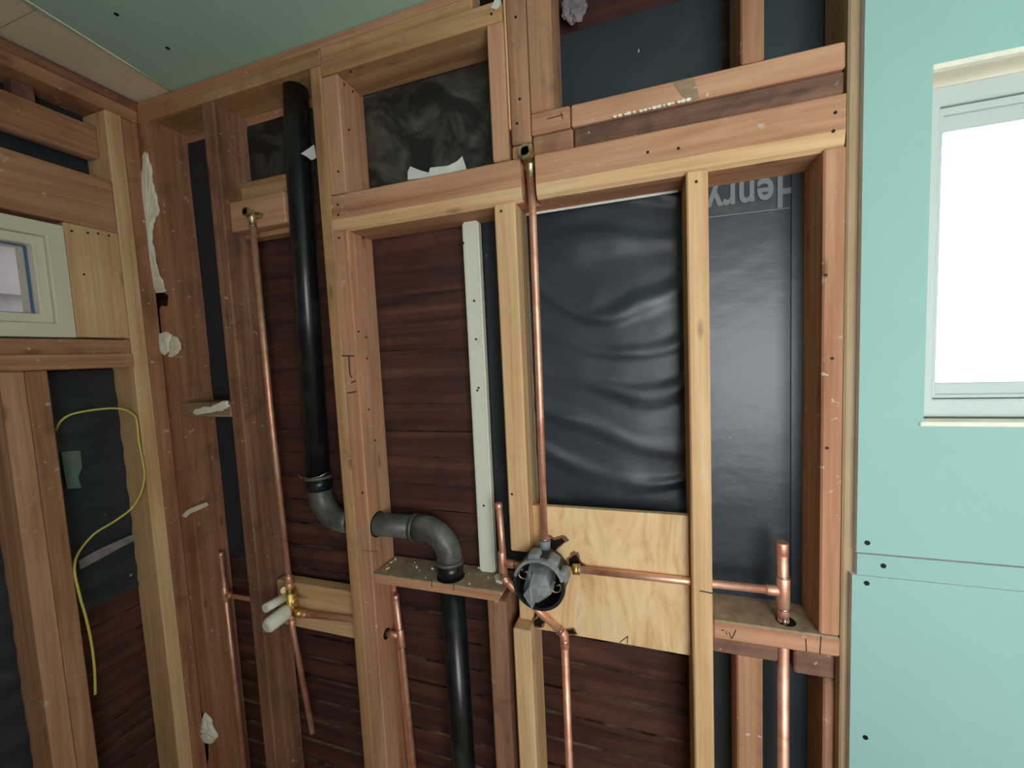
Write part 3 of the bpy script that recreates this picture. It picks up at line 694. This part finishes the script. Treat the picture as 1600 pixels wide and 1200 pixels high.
V, Fc = sweep([(vc.x, .006, vc.z), (vc.x, .000, vc.z)], .054, 32); raw('guard_base', V, Fc, 'guard', sv)
for a in (58, 100, 22):
    a = math.radians(a); p = vc+Vector((math.cos(a)*.054, 0, math.sin(a)*.054)); t_ = Vector((-math.sin(a), 0, math.cos(a)))*.014; o_ = Vector((math.cos(a), 0, math.sin(a)))*.012
    V = [p-t_+Vector((0, -.036, 0)), p+t_+Vector((0, -.036, 0)), p+t_*.7+o_+Vector((0, -.034, 0)), p-t_*.7+o_+Vector((0, -.034, 0))]
    outline('guard_lug', V, (0, 1, 0), .030, 'greyplastic', gr, bev=.002)
# grey protective cap over the cartridge, drooping to a point
cc = vc+Vector((-.006, 0, .004)); V, Fc = [], []; N = 10
prof = [(.010, .033), (-.034, .034), (-.050, .031), (-.062, .021), (-.066, .007)]
for (yy, rad) in prof:
    for i in range(N):
        a = 2*math.pi*i/N+.3; k_ = rad*(1.0+(.12 if i % 2 else -.06))
        zz = math.sin(a)*k_
        if zz < 0: zz *= 1.0
        V.append((cc.x+math.cos(a)*k_*.92-yy*.05, cc.y+yy+.012, cc.z+zz+yy*.18))
for j in range(len(prof)-1):
    for i in range(N): Fc.append((j*N+i, j*N+(i+1) % N, (j+1)*N+(i+1) % N, (j+1)*N+i))
Fc.append(tuple(range((len(prof)-1)*N, len(prof)*N)))
ccap = raw('cartridge_cap', V, Fc, 'greyplastic', sv)
outline('cap_fin', [cc+Vector((-.004, -.036, .028)), cc+Vector((.010, -.052, -.012)), cc+Vector((-.006, -.052, -.048)), cc+Vector((-.026, -.046, -.022)), cc+Vector((-.010, -.050, .004))], (.25, -1, 0), .006, 'greyplastic', ccap, bev=.001)
for (dx_, dz_, r_) in ((-.034, .018, .010), (.036, -.002, .011)):
    p = vc+Vector((dx_, -.034, dz_)); tube('screw_loop', [p+Vector((math.cos(a)*r_, 0, math.sin(a)*r_)) for a in [k*math.pi/8 for k in range(4, 19)]], .0014, 'dullbrass', sv, 8)
    tube('mount_screw', [p+Vector((.002, 0, .004)), p+Vector((.010, -.006, .010))], .0015, 'solder', sv, 6)
tube('top_port', [(-.2185, .002, 1.180), (-.2185, .002, 1.206)], .0125, 'greyplastic', sv, 14)
ringp(sv, (-.2185, .002, 1.208), (0, 0, 1), .0108)
# --- horizontal pipe to the right stub
hp = empty('copper_pipe', (.246, .02, 1.0)); tag(hp, 'copper pipe running right from the valve to a capped upright stub', 'pipe')
tube('adapter', [(-.160, .012, 1.140), (-.146, .0135, 1.140)], .0120, 'brass', hp, 8); ringp(hp, (-.145, .0135, 1.140), (1, 0, 0), .0128)
tube('cross_pipe', [(-.150, .0135, 1.1395), (.245, .028, 1.1365)], CR, 'copper', hp, 18)
tube('upright_stub', [(.2455, .028, 1.232), (.2475, .028, 1.08)], .0098, 'copper', hp, 18)
fit(hp, (.2455, .028, 1.222), (0, 0, 1), .026, .0108, name='cap'); fit(hp, (.247, .028, 1.135), (0, 0, 1), .062, .0120, name='tee'); fit(hp, (.2285, .0275, 1.1367), (1, 0, 0), .022, .0100)
fit(hp, (.2475, .028, 1.098), (0, 0, 1), .020, .0108)
ringp(hp, (.247, .028, 1.167), (0, 0, 1), .0122); ringp(hp, (.2475, .028, 1.103), (0, 0, 1), .0122)
tube('lower_pipe', [(.2475, .028, 1.082), (.249, .030, .05)], .0105, 'copper', hp, 18)
tube('solder_drip', [(.247, .018, 1.088), (.247, .016, 1.0768)], [.003, .0045], 'solder', hp, 8)
V, Fc = sweep([(.252, .028, 1.0766), (.252, .028, 1.0773)], .017, 18); raw('hole_shade_disc', V, Fc, 'char_shade', pl)  # flat dark discs: shade inside the drilled holes is painted, nothing is cut
V, Fc = sweep([(-.6797, PY, 1.187), (-.6791, PY, 1.187)], .0335, 24); raw('hole_shade_disc', V, Fc, 'char_shade', mr)
V, Fc = sweep([(-.6797, .038, .880), (-.6791, .038, .880)], .0145, 18); raw('hole_shade_disc', V, Fc, 'char_shade', mr)
V, Fc = sweep([(-.474, PY, 1.0700), (-.474, PY, 1.0706)], .0350, 24); raw('hole_shade_disc', V, Fc, 'char_shade', sh)

# ================================================================== LEFT WALL FRAMING
GL = 'framing lumber of the left wall'
YE = REAR_Y+.002
def lum(name, y0, y1, x0, x1, z0, z1, mat, label, cat, **k): return lumber(name, x0, x1, y0, y1, z0, z1, mat, label, cat, GL, **k)
XB = XL-.098
lum('sole_plate', YE, -.001, XB, XL, 0, B-.001, 'old_y', 'old sole plate on the floor under the left wall studs', 'plate')
lum('top_plate', YE, -.001, XB, XL, 2.366, 2.391, 'old_y', 'dark upper top plate of the left wall under the white strip', 'plate')
lum('top_plate', YE, -.001, XB, XL, 2.332, 2.3655, 'brown_y', 'reddish lower top plate of the left wall', 'plate')
lst = lum('wall_stud', -.0805, -.0425, XB, XL, B, 2.3315, 'pine_z', 'clean pale stud of the left wall beside the yellow cable', 'stud')
lum('wall_stud', -.0420, -.0015, XB, XL-.004, B, 2.3315, 'plastered_z', 'plaster-crusted brown stud in the corner next to the clean pale stud', 'stud')
lum('cripple_header', -.6605, -.0815, XL-.082, XL-.040, 2.207, 2.292, 'brown_y', 'recessed brown board high on the left wall between two dark gaps', 'board')
lum('filler_block', -.235, -.195, XL-.082, XL-.045, 2.2925, 2.331, 'dark_x', 'small dark block between the slots under the left top plate', 'block')
lum('window_header', -1.2, -.0815, XL-.05, XL, 2.003, 2.141, 'fir_y', 'wide orange header board above the small window', 'beam')
tb = lum('trimmer_block', -.1945, -.0815, XL-.085, XL+.001, 1.7145, 2.002, 'pine_z', 'pale trimmer block with four nails right of the small window', 'block')
nails_x(tb, [(112, 361), (137, 364), (153, 365), (170, 368), (131, 429)], XL+.001)
lum('window_sill_plate', -1.2, -.0815, XB, XL, 1.672, 1.710, 'brown_y', 'upper brown plate directly under the small window', 'plate')
lum('window_sill_plate', -1.2, -.0790, XB, XL+.002, 1.634, 1.6715, 'fir_y', 'lower striped plate of the doubled sill under the small window', 'plate')
lum('cripple_stud', -.2945, -.2560, XB, XL, B, 1.633, 'brown_z', 'brown cripple stud under the small window, nearer the corner', 'stud')
lum('cripple_stud', -.3360, -.2955, XB, XL+.002, B, 1.633, 'fir_z', 'tan cripple stud under the small window, farther from the corner', 'stud')
def drape_x(name, y0, y1, z0, z1, x, mat, label, seed=0, nx=24, nz=30, amp=.003, wave=0):
    V, Fc = [], []
    for j in range(nz+1):
        for i in range(nx+1):
            y = y0+(y1-y0)*i/nx; z = z0+(z1-z0)*j/nz
            d = noise.noise(Vector((y*9+seed, z*9, seed)))*amp
            if wave: d += wave*math.sin((z+.01*noise.noise(Vector((y*7, z*3, 5))))*2*math.pi/pitch)+wave*.5*noise.noise(Vector((y*4, z*26, 8)))
            V.append((x+max(-.003, d), y, z))
    for j in range(nz):
        for i in range(nx):
            a = j*(nx+1)+i; Fc.append((a, a+1, a+nx+2, a+nx+1))
    return tag(raw(name, V, Fc, mat, smooth=True), label, 'paper', 'sheets of building paper on the left wall')
lum('wall_stud', -.700, -.6615, XB, XL-.051, 1.7105, 2.3315, 'fir_z', 'upper stud on the far side of the small window, away from the corner', 'stud')
lum('trimmer_block', -.6605, -.6215, XL-.085, XL, 1.7105, 2.002, 'pine_z', 'narrow pale trimmer on the far side of the small window', 'block')
lum('cripple_stud', -.700, -.6615, XB, XL, B, 1.633, 'brown_z', 'brown cripple stud under the sill, one bay farther from the corner', 'stud')
lum('wall_stud', -1.08, -1.04, XB, XL-.051, B, 1.633, 'fir_z', 'lower stud far left of the two cripple studs', 'stud')
drape_x('building_paper', -1.15, -.0815, 2.10, 2.33, XL-.094, 'paper_dull', 'black paper behind the recessed board high on the left wall', 3)
drape_x('building_paper', -.2555, -.0815, .98, 1.63, XL-.088, 'paper_dull', 'rippled black paper behind the yellow cable loop', 9, 20, 130, .005, .0022)
drape_x('building_paper', -.6605, -.337, .3, 1.63, XL-.088, 'paper_dull', 'black paper in the bay left of the two cripple studs', 15, 20, 130, .005, .0022)
sc1 = outline('drywall_scrap', [atX(*q, XL-.080) for q in ((94, 706), (124, 704), (127, 730), (121, 745), (126, 762), (104, 764))], (1, 0, 0), .004, 'scrap'); tag(sc1, 'torn greenish board scrap behind the yellow cable', 'scrap')
sc2 = outline('white_streak', [atX(*q, XL-.080) for q in ((122, 876), (150, 860), (190, 842), (214, 832), (214, 842), (186, 856), (150, 876), (124, 890))], (1, 0, 0), .003, 'fluff'); tag(sc2, 'pale torn paper shred across the left wall boards', 'scrap')
# yellow cable
cpix = [(88, 672), (91, 664), (97, 656), (110, 648), (130, 643), (150, 640), (172, 638), (190, 639), (203, 644), (212, 652), (215, 668), (217, 690), (222, 716), (226, 740), (224, 757), (219, 773), (205, 795), (178, 815), (150, 832), (134, 848), (122, 865), (117, 880), (117, 898), (122, 920), (127, 940), (133, 960), (140, 990), (145, 1020), (148, 1050), (149, 1085)]
dep = [.07, .055, .05, .045, .04, .035, .028, .02, .008, -.004, -.006, -.006, -.006, -.006, -.006, -.004, .01, .03, .04, .04, .025, .01, .0, -.006, -.006, -.006, -.006, -.006, -.006, -.006]
cpts = [atX(*q, XL-d_) for q, d_ in zip(cpix, dep)]
sm = []
for i in range(len(cpts)-1):
    a, b_, c, d_ = cpts[max(i-1, 0)], cpts[i], cpts[i+1], cpts[min(i+2, len(cpts)-1)]
    for k in range(4):
        t = k/4; sm.append(.5*((2*b_)+(c-a)*t+(2*a-5*b_+4*c-d_)*t*t+(3*b_-a-3*c+d_)*t**3))
sm.append(cpts[-1])
cb = tube('electrical_cable', sm, .0028, 'cable', None, 8); tag(cb, 'thin yellow cable looping out of the left wall cavity', 'cable')

# ================================================================== PLASTER, SCRAPS
def plaster(pix, Y, th, label, mat='plaster'):
    jag = []
    for i, q in enumerate(pix):
        q2 = pix[(i+1) % len(pix)]
        for t in (0, .34, .67): jag.append((q[0]+(q2[0]-q[0])*t+rr.uniform(-1.4, 1.4), q[1]+(q2[1]-q[1])*t+rr.uniform(-1.4, 1.4)))
    P = [atY(*q, Y) for q in jag]
    # jagged outline with a domed face
    n = len(P); c = sum(P, Vector())/n
    V = P+[p*.92+c*.08+Vector((0, -th, 0)) for p in P]+[p*.5+c*.5+Vector((rr.uniform(-.002, .002), -th*rr.uniform(1.1, 1.7), rr.uniform(-.002, .002))) for p in P]+[c+Vector((0, -th*1.4, 0))]
    Fc = [tuple(range(n))]
    for i in range(n):
        j = (i+1) % n; Fc += [(i, j, n+j, n+i), (n+i, n+j, 2*n+j, 2*n+i), (2*n+i, 2*n+j, 3*n)]
    return tag(raw('plaster_remnant', V, Fc, mat), label, 'plaster', 'plaster remnants in the room corner')
plaster([(226, 238), (231, 240), (238, 268), (241, 290), (247, 310), (249, 330), (241, 345), (238, 362), (240, 385), (244, 405), (246, 425), (256, 440), (259, 455), (244, 458), (236, 452), (230, 448), (228, 430), (229, 400), (226, 370), (220, 345), (219, 320), (218, 285), (217, 264), (225, 262)], -.001, .006, 'long white plaster remnant clinging to the upper corner stud')
plaster([(250, 520), (260, 518), (268, 523), (266, 535), (266, 548), (256, 555), (248, 548), (243, 537)], -.002, .005, 'small white plaster chip halfway down the corner stud')
plaster([(268, 523), (278, 527), (284, 540), (278, 554), (264, 558), (266, 540)], -.001, .003, 'tan plaster chip beside the small white chip', 'whitepaper')
plaster([(322, 1114), (330, 1120), (334, 1136), (341, 1150), (332, 1160), (322, 1158), (314, 1148), (316, 1132)], -.001, .008, 'white plaster lump at the foot of the corner stud')
plaster([(300, 646), (304, 640), (318, 636), (334, 635), (348, 626), (357, 627), (358, 636), (348, 642), (330, 645), (312, 649)], -.001, .004, 'plaster crust stuck to the grey nogging')
o = outline('paper_shred', [atY(*q, -.004) for q in ((284, 806), (292, 797), (308, 790), (322, 785), (325, 790), (310, 797), (296, 803), (290, 809))], (0, 1, 0), .002, 'whitepaper'); tag(o, 'tan paper shred poking out of the corner stud', 'scrap')
# paper shreds on the beam
def shred(pix, Y, label, bend=.01):
    P = [atY(*q, Y) for q in pix]; o = outline('paper_shred', P, (0, 1, 0), .0025, 'rag')
    return tag(o, label, 'scrap', 'white paper scraps on the beam')
shred([(637, 281), (637, 268), (641, 260), (656, 266), (671, 270), (670, 277)], .030, 'curled white scrap lying on the beam, left of the other')
shred([(668, 278), (672, 262), (700, 259), (714, 252), (722, 244), (728, 262), (727, 271)], .022, 'larger white scrap with a raised tip on the beam')
o = lumber('white_ledge_strip', -.42, -.2975, .07, .094, 2.0275, 2.047, 'whiteboard', 'pale painted strip behind the beam in the small opening', 'strip')
o = outline('paper_scrap', [atY(*q, .02) for q in ((470, 240), (482, 232), (490, 226), (494, 246), (486, 250), (478, 244))], (0, 1, 0), .003, 'rag'); tag(o, 'small white scrap stuck beside the vent pipe', 'scrap')
o = outline('paper_scrap', [atY(*q, -.003) for q in ((768, 14), (776, -4), (784, -4), (780, 12), (775, 16))], (0, -1, 0), .003, 'rag'); tag(o, 'white scrap on the right end of the small header', 'scrap')
# fluff hanging in the dark gap above the upper paper
fo = empty('insulation_tuft', atY(900, 20, .085)); tag(fo, 'grey insulation tuft hanging in the dark gap beside wide stud', 'insulation')
V, Fc = [], []
bm = bmesh.new(); bmesh.ops.create_icosphere(bm, subdivisions=4, radius=1)
cf = atY(898, 10, .085)
for v in bm.verts:
    n_ = noise.noise(v.co*2.2+Vector((5, 1, 2)))*.55+noise.noise(v.co*6)*.25
    v.co = Vector((v.co.x*.024, v.co.y*.010, v.co.z*.03))*(1+n_)
me = bpy.data.meshes.new('tuft'); bm.to_mesh(me); bm.free(); me.materials.append(M['fluff'])
place('tuft', me, cf, fo)
